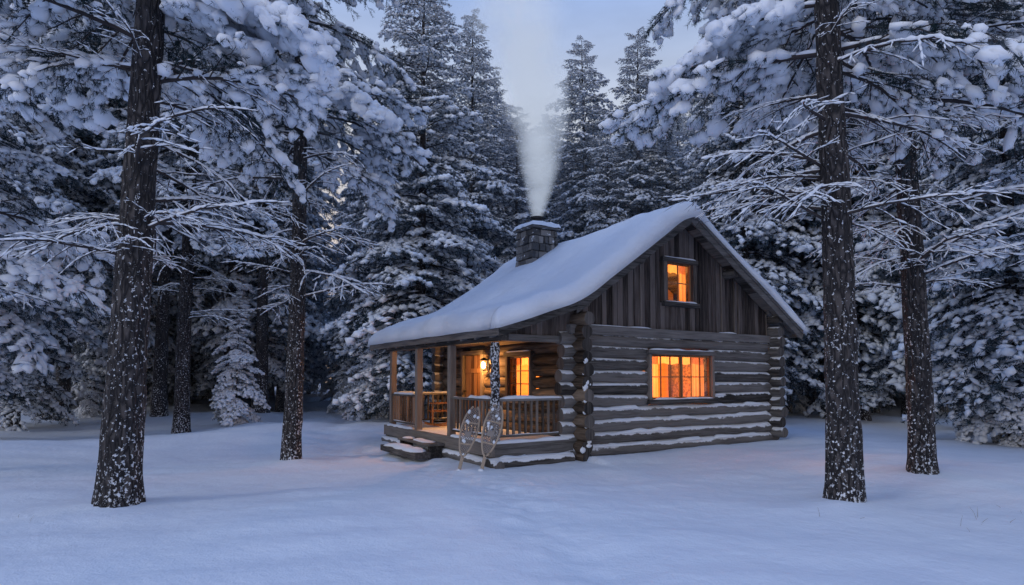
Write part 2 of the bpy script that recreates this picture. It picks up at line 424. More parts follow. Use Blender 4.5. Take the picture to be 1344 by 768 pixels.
def window(m,a0,a1,z0,z1,base,nsash,nc,nr,cw=.08,snow=True):
    def bx(mb,a,b,d0,d1,z,zz,r=None):
        p=m(a,d0,z); q=m(b,d1,zz); mb.box(p[0],q[0],p[1],q[1],p[2],q[2],r)
    bx(tz,a0,a0+cw,base-.12,base+.05,z0,z1); bx(tz,a1-cw,a1,base-.12,base+.05,z0,z1)
    hm=tx if m(1,0,0)[0]==1 else ty
    bx(hm,a0-.05,a1+.05,base-.12,base+.075,z1-.08,z1+.03)
    bx(hm,a0-.05,a1+.05,base-.12,base+.10,z0-.06,z0+.05)
    if snow:
        sn.strip(m(a0-.03,base+.04,z1+.03),m(a1+.03,base+.04,z1+.03),.09,.035); sn.strip(m(a0-.02,base+.06,z0+.05),m(a1+.02,base+.06,z0+.05),.08,.035,gap=.3)
    ia,ib,iz,izz=a0+cw,a1-cw,z0+.05,z1-.08
    sw=(ib-ia)/nsash
    for s in range(nsash):
        A=ia+s*sw; Bb=A+sw; f=.045
        bx(sash,A+.004,A+f,base-.07,base-.02,iz,izz); bx(sash,Bb-f,Bb-.004,base-.07,base-.02,iz,izz)
        bx(sash,A+f,Bb-f,base-.07,base-.02,iz,iz+f); bx(sash,A+f,Bb-f,base-.07,base-.02,izz-f,izz)
        for k in range(1,nc):
            c=A+f+(sw-2*f)*k/nc; bx(sash,c-.012,c+.012,base-.062,base-.028,iz+f,izz-f)
        for k in range(1,nr):
            c=iz+f+(izz-iz-2*f)*k/nr; bx(sash,A+f,Bb-f,base-.059,base-.031,c-.012,c+.012)
        p=[m(A+f,base-.045,iz+f),m(Bb-f,base-.045,iz+f),m(Bb-f,base-.045,izz-f),m(A+f,base-.045,izz-f)]
        glass.add(p,[(0,1,2,3)])
    def curtain(ca,cb,zt,zb_,amp=.025):
        nn=40; v=[];f=[]
        for i in range(nn+1):
            t=i/nn; a=ca+(cb-ca)*t; dd=base-.24+amp*math.sin(t*(cb-ca)*55+ca*7)
            v+= [m(a,dd,zt),m(a,dd+.01*math.sin(a*9),(zt+zb_)/2),m(a,dd,zb_+.015*math.sin(t*25))]
        for i in range(nn): f+=[(i*3,i*3+1,i*3+4,i*3+3),(i*3+1,i*3+2,i*3+5,i*3+4)]
        cu.add(v,f)
    wd=(a1-a0)
    curtain(a0+.08,a0+.08+wd*.22,z1-.05,z0+.05); curtain(a1-.08-wd*.22,a1-.08,z1-.05,z0+.05)
    curtain(a0+.1,a1-.1,z1-.06,z1-.10-(z1-z0)*.16,.015)
mf=lambda a,d,z:(a,-d,z); ms=lambda a,d,z:(-d,a,z)
window(mf,*WIN,.14,2,3,2)
window(mf,*AW,.06,1,2,2,.13)
window(ms,1.47,2.60,1.16,2.32,.14,1,2,3)
sash.obj('window_sashes',M_sash,cab,False,.003); glass.obj('window_glass',M_glass,cab); cu.obj('curtains',M_curt,cab,True)
dr=MB()
for k in range(6): dr.box(-.10,-.05,3.9+k*.165,3.9+k*.165+.158,.42,2.33)
dr.box(-.13,-.10,3.95,4.85,.7,.82); dr.box(-.13,-.10,3.95,4.85,1.85,1.97)
dr.obj('plank_door',M_sash,cab,False,.004)
dk=MB(); dk.tube([(-.14,4.78,1.35),(-.20,4.78,1.35)],.02,8); dk.blob((-.21,4.78,1.35),.03,.03,.03); dk.obj('door_handle',M_metal,cab)
tz.box(-.19,.05,3.77,3.89,.4,2.42); tz.box(-.19,.05,4.91,5.03,.4,2.42); ty.box(-.20,.05,3.74,5.06,2.34,2.46)
prof=[XL,-.35,RX,XR]
rd=MB(); th=.11
for a,b in zip(prof[:-1],prof[1:]):
    nseg=max(1,int((b-a)/.2)); 
    for k in range(nseg):
        p=a+(b-a)*k/nseg; q=a+(b-a)*(k+1)/nseg-.008
        rd.prism([(p,roofz(p+1e-6)-th),(q,roofz(q)-th),(q,roofz(q)-.002),(p,roofz(p+1e-6)-.002)],YF,YB)
    rd.prism([(a,roofz(a+1e-6)-.03),(b,roofz(b-1e-6)-.03),(b,roofz(b-1e-6)),(a,roofz(a+1e-6))],YF+.01,YB-.01)
rd.obj('roof_deck',M_trimy,cab)
rk=MB()
def rake(a,b,y,dep,off,t=.04):
    rk.prism([(a,roofz(a+1e-6)-dep+off),(b,roofz(b-1e-6)-dep+off),(b,roofz(b-1e-6)+off),(a,roofz(a+1e-6)+off)],y-t,y)
for y in(YF,YB+.04):
    for a,b in zip(prof[:-1],prof[1:]):
        dd=.30 if a>-1 else .22
        rake(a,b,y-.001,dd,.0); rake(a-.0,b,y-.043 if y<0 else y+.043,.13,.012,.035)
rk.obj('rake_boards',M_trimx,cab,False,.005)
ty.box(XL-.035,XL,YF-.04,YB+.04,roofz(XL)-.20,roofz(XL)+.01); ty.box(XR,XR+.035,YF-.04,YB+.04,roofz(XR)-.20,roofz(XR)+.01)
raf=MB(); y=-.2
while y<YB-.1:
    raf.prism([(XL+.02,roofz(XL+.02)-th-.13),(-.36,roofz(-.36)-th-.13),(-.36,roofz(-.36)-th-.001),(XL+.02,roofz(XL+.02)-th-.001)],y,y+.09)
    raf.prism([(W-.2,roofz(W-.2)-th-.12),(XR-.02,roofz(XR-.02)-th-.12),(XR-.02,roofz(XR-.02)-th-.001),(W-.2,roofz(W-.2)-th-.001)],y,y+.09)
    y+=.62
raf.obj('rafters',M_trimx,cab,False,.004)
pl=MB()
for px in(-.02,1.6,RX,4.9,W): 
    pz=roofz(px)-th-.14
    pl.log((px,YF+.06,pz),(px,.6,pz),.12)
pl.obj('purlins',[M_logyS,M_end],cab,True)
def roof_snow():
    nx,ny=110,110; ov=.12
    xs=np.linspace(0,1,nx); ys=np.linspace(0,1,ny)
    e=lambda t:.5-.5*np.cos(np.pi*t)
    xs=(XL-ov)+(XR-XL+2*ov)*(.6*xs+.4*e(xs)); ys=(YF-.04-ov)+(YB-YF+.08+2*ov)*(.6*ys+.4*e(ys))
    V=[];
    Tk=.35
    def rz(x):
        k=.35; s=sum(roofz(min(max(x+o,XL-.2),XR+.2)) for o in(-k,-k/2,0,k/2,k))/5
        return s
    for j,y in enumerate(ys):
        for i,x in enumerate(xs):
            d=min(x-xs[0],xs[-1]-x,y-ys[0],ys[-1]-y)
            r=.30; f=math.sqrt(max(0,1-(1-min(d/r,1))**2))
            lum=float(vn(x*.9,y*.9,21)-.5)*.15+float(vn(x*2.7,y*2.7,22)-.5)*.05
            edge=float(vn(x*1.6,y*1.6,23)-.5)*.16
            z=rz(x)+(Tk+lum)*f-.06*(1-f)
            V.append((x-(edge if x-xs[0]<.3 else 0)*(1),y-(float(vn(x*1.9,3,29)-.5)*.14 if y-ys[0]<.3 else 0),z))
    n0=len(V); F=[]
    for j in range(ny-1):
        for i in range(nx-1):
            a=j*nx+i; F.append((a,a+1,a+nx+1,a+nx))
    for j,y in enumerate(ys):
        for i,x in enumerate(xs): 
            V.append((min(max(V[j*nx+i][0],XL),XR),min(max(y,YF),YB),roofz(min(max(x,XL+1e-4),XR))+.004))
    def idx(i,j,b): return j*nx+i+(n0 if b else 0)
    for i in range(nx-1):
        F.append((idx(i,0,0),idx(i,0,1),idx(i+1,0,1),idx(i+1,0,0))); F.append((idx(i,ny-1,0),idx(i+1,ny-1,0),idx(i+1,ny-1,1),idx(i,ny-1,1)))
    for j in range(ny-1):
        F.append((idx(0,j,0),idx(0,j+1,0),idx(0,j+1,1),idx(0,j,1))); F.append((idx(nx-1,j,0),idx(nx-1,j,1),idx(nx-1,j+1,1),idx(nx-1,j+1,0)))
    me=bpy.data.meshes.new('roof_snow'); me.from_pydata(V,[],F); me.materials.append(M_snow); me.polygons.foreach_set('use_smooth',[True]*len(F)); me.update()
    link(bpy.data.objects.new('roof_snow',me),cab)
roof_snow()
# porch
DZ=.42
pd=MB(); x=-2.08
while x<-.18:
    pd.box(x,x+.135,-.05,5.75,DZ-.04,DZ); x+=.142
pd.obj('porch_floor',M_deck,cab,False,.004)
tx.box(-2.10,-.16,-.12,-.055,.16,DZ+.005); ty.box(-2.16,-2.085,-.12,5.8,.16,DZ+.005)
tx.box(-2.10,0,5.76,5.82,.1,DZ)
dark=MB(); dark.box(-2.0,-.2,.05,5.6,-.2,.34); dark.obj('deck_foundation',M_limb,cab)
for t in(0,1.2,2.4,3.6,4.8,5.6): tz.box(-2.12,-1.98,t-.04,t+.10,-.2,.2)
fl=MB(); fl.log((-2.25,-.12,.02),(-.2,-.12,.02),.13); fl.obj('porch_base_log',[M_logx,M_end],cab,True)
fl=MB(); fl.log((-2.1,-.35,.02),(-2.1,5.9,.02),.11); fl.obj('porch_side_log',[M_logyS,M_end],cab,True)
PT=[0.03,1.95,3.8,5.55]
post=MB(); post.tube([(-2.0+.01*math.sin(k*2.3),.03+.01*math.cos(k*3),DZ+k*(2.0/12)) for k in range(13)],[.092+.012*math.sin(k*1.9) for k in range(13)],12,.06)
post.obj('corner_post',[M_post],cab,True)
for t in PT[1:]: tz.box(-2.075,-1.925,t-.075,t+.075,DZ,2.48)
tz.box(-.30,-.17,5.45,5.58,DZ,2.6)
ty.box(-2.09,-1.91,-.35,5.95,2.44,2.60); tx.box(-1.905,-.15,-.06,.10,2.46,2.60)
inf=MB(); x=-1.9
while x<-.12:
    inf.prism([(x,2.60),(x+.14,2.60),(x+.14,roofz(x+.14)-th-.005),(x,roofz(x)-th-.005)],.0,.03); x+=.148
inf.obj('porch_gable_boards',M_board,cab)
def railx(xa,xb,y):
    tx.box(xa,xb,y-.045,y+.045,1.24,1.29); tx.box(xa,xb,y-.025,y+.025,.52,.57)
    n=int((xb-xa)/.135); 
    for k in range(n):
        c=xa+(k+.5)*(xb-xa)/n; tz.box(c-.024,c+.024,y-.02,y+.02,.57,1.24)
    sn.strip((xa,y,1.29),(xb,y,1.29),.10,.05,gap=.12); sn.strip((xa,y-.02,.57),(xb,y-.02,.57),.05,.03,gap=.4)
def raily(ya,yb,x):
    ty.box(x-.045,x+.045,ya,yb,1.24,1.29); ty.box(x-.025,x+.025,ya,yb,.52,.57)
    n=int((yb-ya)/.135)
    for k in range(n):
        c=ya+(k+.5)*(yb-ya)/n; tz.box(x-.02,x+.02,c-.024,c+.024,.57,1.24)
    sn.strip((x,ya,1.29),(x,yb,1.29),.10,.05,gap=.12); sn.strip((x-.02,ya,.57),(x-.02,yb,.57),.05,.03,gap=.4)
railx(-1.92,-.2,.03); raily(.12,1.87,-2.0); raily(3.88,5.47,-2.0); railx(-1.92,-.3,5.52)
sn.strip((-2.12,-.09,DZ),(-.2,-.09,DZ),.12,.06,gap=.1); sn.strip((-2.1,0.1,DZ),(-2.1,1.8,DZ),.13,.06); sn.strip((-2.1,3.9,DZ),(-2.1,5.7,DZ),.13,.06)
sn.strip((-2.2,-.14,.13),(-.2,-.14,.13),.16,.05,gap=.35)
st=MB(); st.box(-2.55,-2.18,1.95,3.80,.20,.26); st.box(-2.52,-2.2,2.0,2.08,-.1,.2); st.box(-2.52,-2.2,3.65,3.73,-.1,.2)
st.box(-2.95,-2.57,1.8,3.9,-.04,.10); st.obj('porch_steps',M_trimy,cab,False,.01)
sn.strip((-2.77,1.85,.10),(-2.77,3.85,.10),.36,.07); sn.strip((-2.37,2.0,.26),(-2.37,3.75,.26),.33,.04,gap=.2)
tx.obj('beams_and_rails_x',M_trimx,cab,False,.006); ty.obj('beams_and_rails_y',M_trimy,cab,False,.006); tz.obj('posts_and_balusters',M_trimz,cab,False,.005)
# chimney
cx,cy,cs=2.27,4.75,.46
stn=MB(); core=MB(); core.box(cx-cs+.05,cx+cs-.05,cy-cs+.05,cy+cs-.05,4.2,6.18)
z=4.5
while z<6.12:
    h=random.uniform(.13,.24); h=min(h,6.18-z)
    for sd in range(4):
        a=-cs
        while a<cs-.04:
            w=min(random.uniform(.15,.40),cs-a); o=cs+random.uniform(-.03,.035); g=.014
            if sd==0: stn.box(cx+a+g,cx+a+w-g,cy-o,cy-cs+.1,z+g,z+h-g,None,.018)
            if sd==1: stn.box(cx+a+g,cx+a+w-g,cy+cs-.1,cy+o,z+g,z+h-g,None,.018)
            if sd==2: stn.box(cx-o,cx-cs+.1,cy+a+g,cy+a+w-g,z+g,z+h-g,None,.018)
            if sd==3: stn.box(cx+cs-.1,cx+o,cy+a+g,cy+a+w-g,z+g,z+h-g,None,.018)
            a+=w
    z+=h
stn.obj('chimney_stones',M_stone,cab,False,.02); core.obj('chimney_core',M_mortar,cab)
cc=MB(); cc.box(cx-cs-.07,cx+cs+.07,cy-cs-.07,cy+cs+.07,6.18,6.24); cc.obj('chimney_cap',M_stone,cab,False,.015)
sc=MB(); nn=14; vv=[];ff=[]
for j in range(nn+1):
    for i in range(nn+1):
        a=-1+2*i/nn; b=-1+2*j/nn; f=math.sqrt(max(0,1-max(abs(a),abs(b))**4)); vv.append((cx+a*(cs+.11),cy+b*(cs+.11),6.21+.20*f+.04*float(vn(i*.5,j*.5,4))))
for j in range(nn):
    for i in range(nn): ff.append((j*(nn+1)+i,j*(nn+1)+i+1,(j+1)*(nn+1)+i+1,(j+1)*(nn+1)+i))
sc.add(vv,ff); sc.obj('chimney_snow',M_snow,cab,True)
fp=MB(); fp.tube([(cx,cy,6.2),(cx,cy,6.60)],.17,16); fp.tube([(cx,cy,6.56),(cx,cy,6.62)],.21,16); fp.obj('chimney_pot',M_metal,cab,True)
sn.obj('cabin_snow_deposits',M_snow,cab,True)
# lantern
LZ=2.04; LY=3.52
ln=MB(); ln.box(-.17,-.14,LY-.06,LY+.06,LZ-.14,LZ+.18); ln.tube([(-.16,LY,LZ+.15),(-.30,LY,LZ+.20)],.014,6); ln.tube([(-.30,LY,LZ+.13),(-.30,LY,LZ+.20)],[.11,.02],8); ln.tube([(-.30,LY,LZ-.14),(-.30,LY,LZ-.115)],.075,8)
for k in range(4):
    a=k*math.pi/2+.4; ln.tube([(-.30+.07*math.cos(a),LY+.07*math.sin(a),LZ-.12),(-.30+.09*math.cos(a),LY+.09*math.sin(a),LZ+.14)],.007,5)
ln.obj('wall_lantern',M_metal,cab)
bb=MB(); bb.blob((-.30,LY,LZ),.055,.055,.085,12,8); bb.obj('lantern_bulb',M_bulb,cab,True)
def pt(name,loc,e,c,r=.08):
    l=bpy.data.lights.new(name,'POINT'); l.energy=e; l.color=c; l.shadow_soft_size=r
    o=bpy.data.objects.new(name,l); o.location=loc; link(o,cab); return o
WARM=(1,.42,.10)
pt('lantern_light',(-.46,LY,LZ-.02),115,WARM,.05)
pt('room_lamp',(2.7,1.9,2.1),430,WARM,.15); pt('room_lamp_b',(4.6,2.2,1.7),210,WARM,.15)
pt('side_room_lamp',(1.0,2.1,1.9),140,WARM,.1)
pt('attic_lamp',(3.3,1.3,4.2),190,WARM,.1)
# ------------------------------------------------------------------ rocking chair
def l2w(x,y,z=0): p=C0+G*x+B*y; return (p[0],p[1],z)
ch=empty('rocking_chair',l2w(-1.15,4.35,DZ),ANG-1.9)
c=MB()
for s in(-.26,.26):
    c.tube([(s,-.42+.12*k,.05+.9*((k-3.5)/7)**2*.35) for k in range(8)],.02,8)
    c.tube([(s,-.22,.07),(s,-.22,.62)],.02,8); c.tube([(s,.22,.07),(s*.95,.36,1.15)],.02,8)
    c.box(s-.035,s+.035,-.28,.27,.61,.64)
for z in(.18,.3): c.tube([(-.26,-.22,z),(.26,-.22,z)],.012,6); 
c.box(-.27,.27,-.27,.25,.40,.435)
for k in range(7):
    a=-.2+k*.067; c.tube([(a,.24,.43),(a*.95,.355,1.08)],.012,6)
c.box(-.27,.27,.335,.375,1.05,1.17)
c.obj('chair_frame',M_chair,ch,False,.003)
# ------------------------------------------------------------------ snowshoes
M_frame=plain('snowshoe_frame',(.42,.33,.25),.5); M_lace=plain('rawhide_lacing',(.30,.26,.235),.7)
def snowshoe(bot,top,tw):
    bot=Vector(bot);top=Vector(top); L=(top-bot).length; zax=(top-bot).normalized()
    nrm=Vector((-.1,-1,.2)); xax=zax.cross(nrm).normalized(); xax=Matrix.Rotation(tw,3,zax)@xax; yax=zax.cross(xax)
    e=empty('snowshoe',bot); e.matrix_world=Matrix(((xax.x,yax.x,zax.x,bot.x),(xax.y,yax.y,zax.y,bot.y),(xax.z,yax.z,zax.z,bot.z),(0,0,0,1)))
    def hw(t):
        if t<.24: return .014
        u=(t-.24)/.76; return .014+.170*(math.sin(math.pi*min(1,u**.95*.985))**.6)*(.72+.36*u)
    f=MB(); 
    for s in(-1,1):
        pts=[(s*hw(t/50),.06*max(0,t/50-.8)*1.5,L*t/50) for t in range(51)]
        f.tube(pts,.019,8)
    for t in(.42,.74): f.tube([(-hw(t),0,L*t),(hw(t),0,L*t)],.018,6)
    f.box(-.03,.03,-.012,.012,L*.02,L*.10)
    f.obj('wood_frame',M_frame,e,True)
    l=MB(); r=random.Random(int(abs(tw)*100+(5 if tw<0 else 0)))
    for k in range(-7,19):
        for s in(-1,1):
            pts=[]
            for q in range(0,25):
                t=.26+(k/19)*.7+q/24*.30; x=s*(-.2+.4*q/24)
                if .27<t<.98 and abs(x)<hw(t)-.002: pts.append((x,.003*s,L*t))
            if len(pts)>1: l.tube(pts,.0068,4,0,False)
    l.box(-.07,.07,-.02,-.008,L*.52,L*.60); l.box(-.06,-.035,-.03,-.008,L*.52,L*.68); l.box(.035,.06,-.03,-.008,L*.52,L*.68)
    l.obj('lacing',M_lace,e)
    s=MB()
    for k in range(8): 
        t=r.uniform(.3,.92); x=r.uniform(-1,1)*hw(t)*.8
        for y_ in(-.014,.014): s.blob((x,y_,L*t),.03,.012,.035,8,5)
    s.blob((0,0,.03),.06,.06,.04); s.obj('snow_clumps',M_snow,e,True)
snowshoe((-.58,11.48,gh(-.58,11.48)-.01),(-.27,11.95,1.18),.1)
snowshoe((-1.01,11.60,gh(-1.01,11.60)-.01),(-.73,12.22,1.14),-.1)
# ------------------------------------------------------------------ tree parts (numpy)
def np_tube(pts,rad,seg):
    pts=np.array(pts,float); n=len(pts); V=[]
    tan=np.gradient(pts,axis=0); tan/=np.linalg.norm(tan,axis=1)[:,None]+1e-9
    up=np.where(np.abs(tan[:,2:3])>.9,np.array([[1.,0,0]]),np.array([[0,0,1.]]))
    a=np.cross(tan,up); a/=np.linalg.norm(a,axis=1)[:,None]; b=np.cross(a,tan)
    th=np.arange(seg)*2*np.pi/seg; rad=np.asarray(rad,float)
    V=(pts[:,None,:]+rad[:,None,None]*(a[:,None,:]*np.cos(th)[None,:,None]+b[:,None,:]*np.sin(th)[None,:,None])).reshape(-1,3)
    T=[]
    for i in range(n-1):
        for k in range(seg):
            p,q,r,s=i*seg+k,i*seg+(k+1)%seg,(i+1)*seg+(k+1)%seg,(i+1)*seg+k
            T+= [(p,q,r),(p,r,s)]
    return V,np.array(T)
class NB:
    def __init__(s): s.V=[];s.T=[];s.M=[];s.n=0
    def add(s,V,T,m):
        if len(V)==0: return
        s.V.append(V); s.T.append(T+s.n); s.M.append(np.full(len(T),m) if np.isscalar(m) else m); s.n+=len(V)
    def get(s): return np.concatenate(s.V),np.concatenate(s.T),np.concatenate(s.M)
def ico(sub):
    import bmesh
    bm=bmesh.new()
    if sub==0:
        V=np.array([(1,0,0),(-1,0,0),(0,1,0),(0,-1,0),(0,0,1),(0,0,-1)],float); T=np.array([(0,2,4),(2,1,4),(1,3,4),(3,0,4),(2,0,5),(1,2,5),(3,1,5),(0,3,5)]); return V,T
    bmesh.ops.create_icosphere(bm,subdivisions=sub,radius=1); bm.verts.ensure_lookup_table()
    V=np.array([v.co[:] for v in bm.verts]); T=np.array([[v.index for v in f.verts] for f in bm.faces]); bm.free(); return V,T
def norm(a): return a/(np.linalg.norm(a,axis=-1,keepdims=True)+1e-9)
def pads(rng,Cn,Dr,sx,sy,sz,icoVT,jit=.2):
    Vi,Ti=icoVT; n=len(Cn); e1=norm(Dr); e2=norm(np.cross(np.array([0,0,1.]),e1)); e3=np.cross(e1,e2)
    j=1+rng.uniform(-jit,jit,(n,len(Vi),1)); P=Vi[None]*j
    V=Cn[:,None,:]+e1[:,None,:]*(P[...,0:1]*sx[:,None,None])+e2[:,None,:]*(P[...,1:2]*sy[:,None,None])+e3[:,None,:]*(P[...,2:3]*sz[:,None,None])
    T=Ti[None]+(np.arange(n)*len(Vi))[:,None,None]
    return V.reshape(-1,3),T.reshape(-1,3)
def bough(seed,L=2.4,nsec=18,ntw=6,nn=30,nl=.07,nw=.006,icoS=1,snow=.7,droop=.35,rise=.12,tw=.24,spread=.42,ps=1.0,bare=False,rad=.03):
    rng=np.random.default_rng(seed); nb=NB()
    t=np.linspace(0,1,9); wob=rng.uniform(-.06,.06)*L
    main=np.stack([L*t*(1-.08*t),wob*np.sin(t*3+rng.uniform(0,3)),L*(rise*t-droop*t**2)+rng.normal(0,.008*L,9)*t],-1)
    nb.add(*np_tube(main,rad*(1-.85*t)+.003,5),0)
    def at(u):
        k=u*8; i=min(7,int(k)); f=k-i; return main[i]*(1-f)+main[i+1]*f, norm(main[i+1]-main[i])
    TB=[];TD=[];TL=[];side=1; SB=[];SD=[];SL=[]
    for i in range(nsec):
        u=(.10 if not bare else .2)+(.9 if not bare else .75)*(i+rng.uniform(-.3,.3))/nsec; u=min(max(u,.05),1); p,d=at(u); side=-side
        ang=side*math.radians(rng.uniform(35,65)); ca,sa=math.cos(ang),math.sin(ang)
        dd=np.array([d[0]*ca-d[1]*sa,d[0]*sa+d[1]*ca,d[2]*.6+rng.uniform(-.25,.18)]); dd=norm(dd)
        sl=L*spread*(1-u)**.75*rng.uniform(.6,1.1)+.12*L/2.4+.05
        if bare and rng.random()<.35: sl*=.35
        s4=np.linspace(0,1,5); sec=p+dd*(sl*s4)[:,None]; sec[:,2]-=(.18+.2*rng.random())*sl*s4**2; sec+=rng.normal(0,.02*sl,(5,3))*s4[:,None]
        nb.add(*np_tube(sec,rad*.4*(1-.8*s4)*(1-.5*u)+.002,3),0)
        for k in range(4): SB.append((sec[k]+sec[k+1])/2); SD.append(sec[k+1]-sec[k]); SL.append(np.linalg.norm(sec[k+1]-sec[k]))
        nt_=max(2,int(ntw*sl/(L*.3)))
        s2=1
        for k in range(nt_):
            q=.15+.85*(k+rng.uniform(0,.6))/nt_; q=min(q,1); i2=min(3,int(q*4)); f=q*4-i2; pp=sec[i2]*(1-f)+sec[i2+1]*f; sd=norm(sec[i2+1]-sec[i2]); s2=-s2
            a2=s2*math.radians(rng.uniform(20,60)) ; ca,sa=math.cos(a2),math.sin(a2)
            d2=norm(np.array([sd[0]*ca-sd[1]*sa,sd[0]*sa+sd[1]*ca,sd[2]+rng.uniform(-.4,.15)]))
            TB.append(pp);TD.append(d2);TL.append(tw*rng.uniform(.6,1.25))
        TB.append(sec[-1]);TD.append(norm(sec[-1]-sec[-2]));TL.append(tw*.8)
    TB.append(main[-1]);TD.append(norm(main[-1]-main[-2]));TL.append(tw)
    TB=np.array(TB);TD=np.array(TD);TL=np.array(TL)
    perp=norm(np.cross(TD,np.array([0,0,1.])))
    w=.004 if not bare else .006
    V=np.stack([TB+perp*w,TB-perp*w,TB+TD*TL[:,None]],1).reshape(-1,3); nb.add(V,np.arange(len(V)).reshape(-1,3),0)
    upv=np.array([0,0,w]); V=np.stack([TB+upv,TB-upv,TB+TD*TL[:,None]],1).reshape(-1,3); nb.add(V,np.arange(len(V)).reshape(-1,3),0)
    if not bare:
        m=len(TB)*nn; bi=np.repeat(np.arange(len(TB)),nn); s=rng.uniform(.05,1.05,m)
        base=TB[bi]+TD[bi]*(TL[bi]*s)[:,None]
        r=norm(rng.normal(size=(m,3))); r=norm(r-TD[bi]*np.sum(r*TD[bi],1)[:,None]); nd=norm(TD[bi]*rng.uniform(.5,1.1,(m,1))+r)
        wv=norm(np.cross(nd,rng.normal(size=(m,3))))*nw*.5; ln_=nl*rng.uniform(.7,1.2,(m,1))
        V=np.stack([base-wv,base+wv,base+nd*ln_],1).reshape(-1,3); nb.add(V,np.arange(len(V)).reshape(-1,3),1)
    I=ico(icoS)
    if bare:
        SBa=np.array(SB);SDa=np.array(SD);SLa=np.array(SL); k=rng.random(len(SBa))<.85
        SBa,SDa,SLa=SBa[k],SDa[k],SLa[k]; z=np.full(len(SBa),1.)
        nb.add(*pads(rng,SBa+np.array([0,0,.012]),SDa,SLa*.62,z*rng.uniform(.010,.02,len(z)),z*rng.uniform(.010,.018,len(z)),I),2)
        k=rng.random(len(TB))<.7; n=k.sum(); nb.add(*pads(rng,TB[k]+TD[k]*TL[k][:,None]*.4+np.array([0,0,.008]),TD[k],TL[k]*.45,np.full(n,.009),np.full(n,.009),I),2)
        mm=(main[1:]+main[:-1])/2; md=main[1:]-main[:-1]; ml=np.linalg.norm(md,axis=1)
        for h in range(2):
            nb.add(*pads(rng,mm+md*(h*.5-.25)+np.array([0,0,rad*.75]),md,ml*.42,np.full(8,rad*.95)*rng.uniform(.7,1.2,8),np.full(8,.028)*rng.uniform(.6,1.3,8),I,.25),2)
    else:
        cl=lambda P: vn(P[:,0]*2.6+seed*3,P[:,1]*2.6+7,seed)
        k=(rng.random(len(TB))*.45+cl(TB)*.85)<snow; n=k.sum()
        sc=rng.uniform(.6,1.35,n)
        nb.add(*pads(rng,TB[k]+TD[k]*(TL[k]*.55)[:,None]+np.array([0,0,nl*.45]),TD[k],TL[k]*.55*sc,ps*.055*sc*rng.uniform(.8,1.4,n),ps*.032*sc*rng.uniform(.7,1.6,n),I,.3),2)
        mm=(main[1:]+main[:-1])/2; md=main[1:]-main[:-1]; ml=np.linalg.norm(md,axis=1)
        nb.add(*pads(rng,mm+np.array([0,0,rad*.7+.01]),md,ml*.6,np.full(8,.045),np.full(8,.035),I,.3),2)
        SBa=np.array(SB);SDa=np.array(SD);SLa=np.array(SL); k=(rng.random(len(SBa))*.45+cl(SBa)*.85)<snow*.95; n=k.sum()
        nb.add(*pads(rng,SBa[k]+np.array([0,0,nl*.4]),SDa[k],SLa[k]*.65,ps*rng.uniform(.035,.075,n),ps*rng.uniform(.02,.045,n),I,.3),2)
    return nb.get()
def xf(V,scale,roll,pitch,az,pos):
    cr,sr=math.cos(roll),math.sin(roll); cp,sp=math.cos(pitch),math.sin(pitch); ca,sa=math.cos(az),math.sin(az)
    R=np.array([[ca,-sa,0],[sa,ca,0],[0,0,1]])@np.array([[cp,0,-sp],[0,1,0],[sp,0,cp]])@np.array([[1,0,0],[0,cr,-sr],[0,sr,cr]])
    return (V*scale)@R.T+np.array(pos)
def trunk(H,r0,seg,rings,seed,lean=(0,0),disp=.06,flare=.35,tp=.8):
    z=np.linspace(0,1,rings)**1.3*H; th=np.arange(seg)*2*np.pi/seg
    Zg,Th=np.meshgrid(z,th,indexing='ij'); r=r0*(1-.95*(Zg/H))**tp
    r=r*(1+flare*np.exp(-Zg/.35)); per=seg//2 if seg>12 else seg
    u=Th/(2*np.pi)*per
    r=r*(1+disp*(vn(u,Zg*2.2,seed,per)-.5)*1.6+disp*(vn(u/2,Zg*.6,seed+1,per//2)-.5))
    wx=.04*np.sin(Zg*.4+seed)+lean[0]*Zg; wy=.04*np.cos(Zg*.33+seed)-.04+lean[1]*Zg; wx-=.04*math.sin(seed)
    V=np.stack([wx+r*np.cos(Th),wy+r*np.sin(Th),Zg-.25*(Zg<=0)],-1).reshape(-1,3)
    i=np.arange(rings-1)[:,None]*seg; k=np.arange(seg)[None,:]; k2=(k+1)%seg
    a=(i+k).ravel();b=(i+k2).ravel();c=(i+seg+k2).ravel();d=(i+seg+k).ravel()
    return V,np.concatenate([np.stack([a,b,c],1),np.stack([a,c,d],1)])
FB=[bough(100+i,L=2.4,nsec=13,ntw=4,nn=9,nl=.14,nw=.030,icoS=0,snow=.76,droop=.38+.08*(i%2),rise=.15,tw=.30,spread=.42,ps=2.05,rad=.03) for i in range(5)]
def fartree(name,seed,H,crown0,R,nb_,r0,power=.8,snowy=FB,needle=None):
    rng=np.random.default_rng(seed); out=NB(); V,T=trunk(H,r0,10,26,seed,(0,0),.05,.35,1.0); out.add(V,T,0)
    for i in range(nb_):
        f=(i+rng.random())/nb_; z=crown0+(H-crown0)*f**.92; z=min(z,H-.12)
        rel=1-(z-crown0)/(H-crown0); low=min(1,.55+(1-rel)*3)
        Lr=(R*rel**power*low*rng.uniform(.6,1.2)+.38)
        bv=snowy[rng.integers(len(snowy))]; az=i*2.399+rng.uniform(-.5,.5)
        pit=math.radians(-12+42*(1-rel)**1.5+rng.uniform(-11,11))
        out.add(xf(bv[0],Lr/2.4,rng.uniform(-.25,.25),pit,az,(0,0,z)),bv[1],bv[2])
    V,T,M=out.get(); sm=M!=1
    return mesh_np(name,V,T,M,[M_barkf,needle or M_needf,M_tsnow],sm)
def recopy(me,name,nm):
    m=me.copy(); m.name=name; m.materials[1]=nm; return m
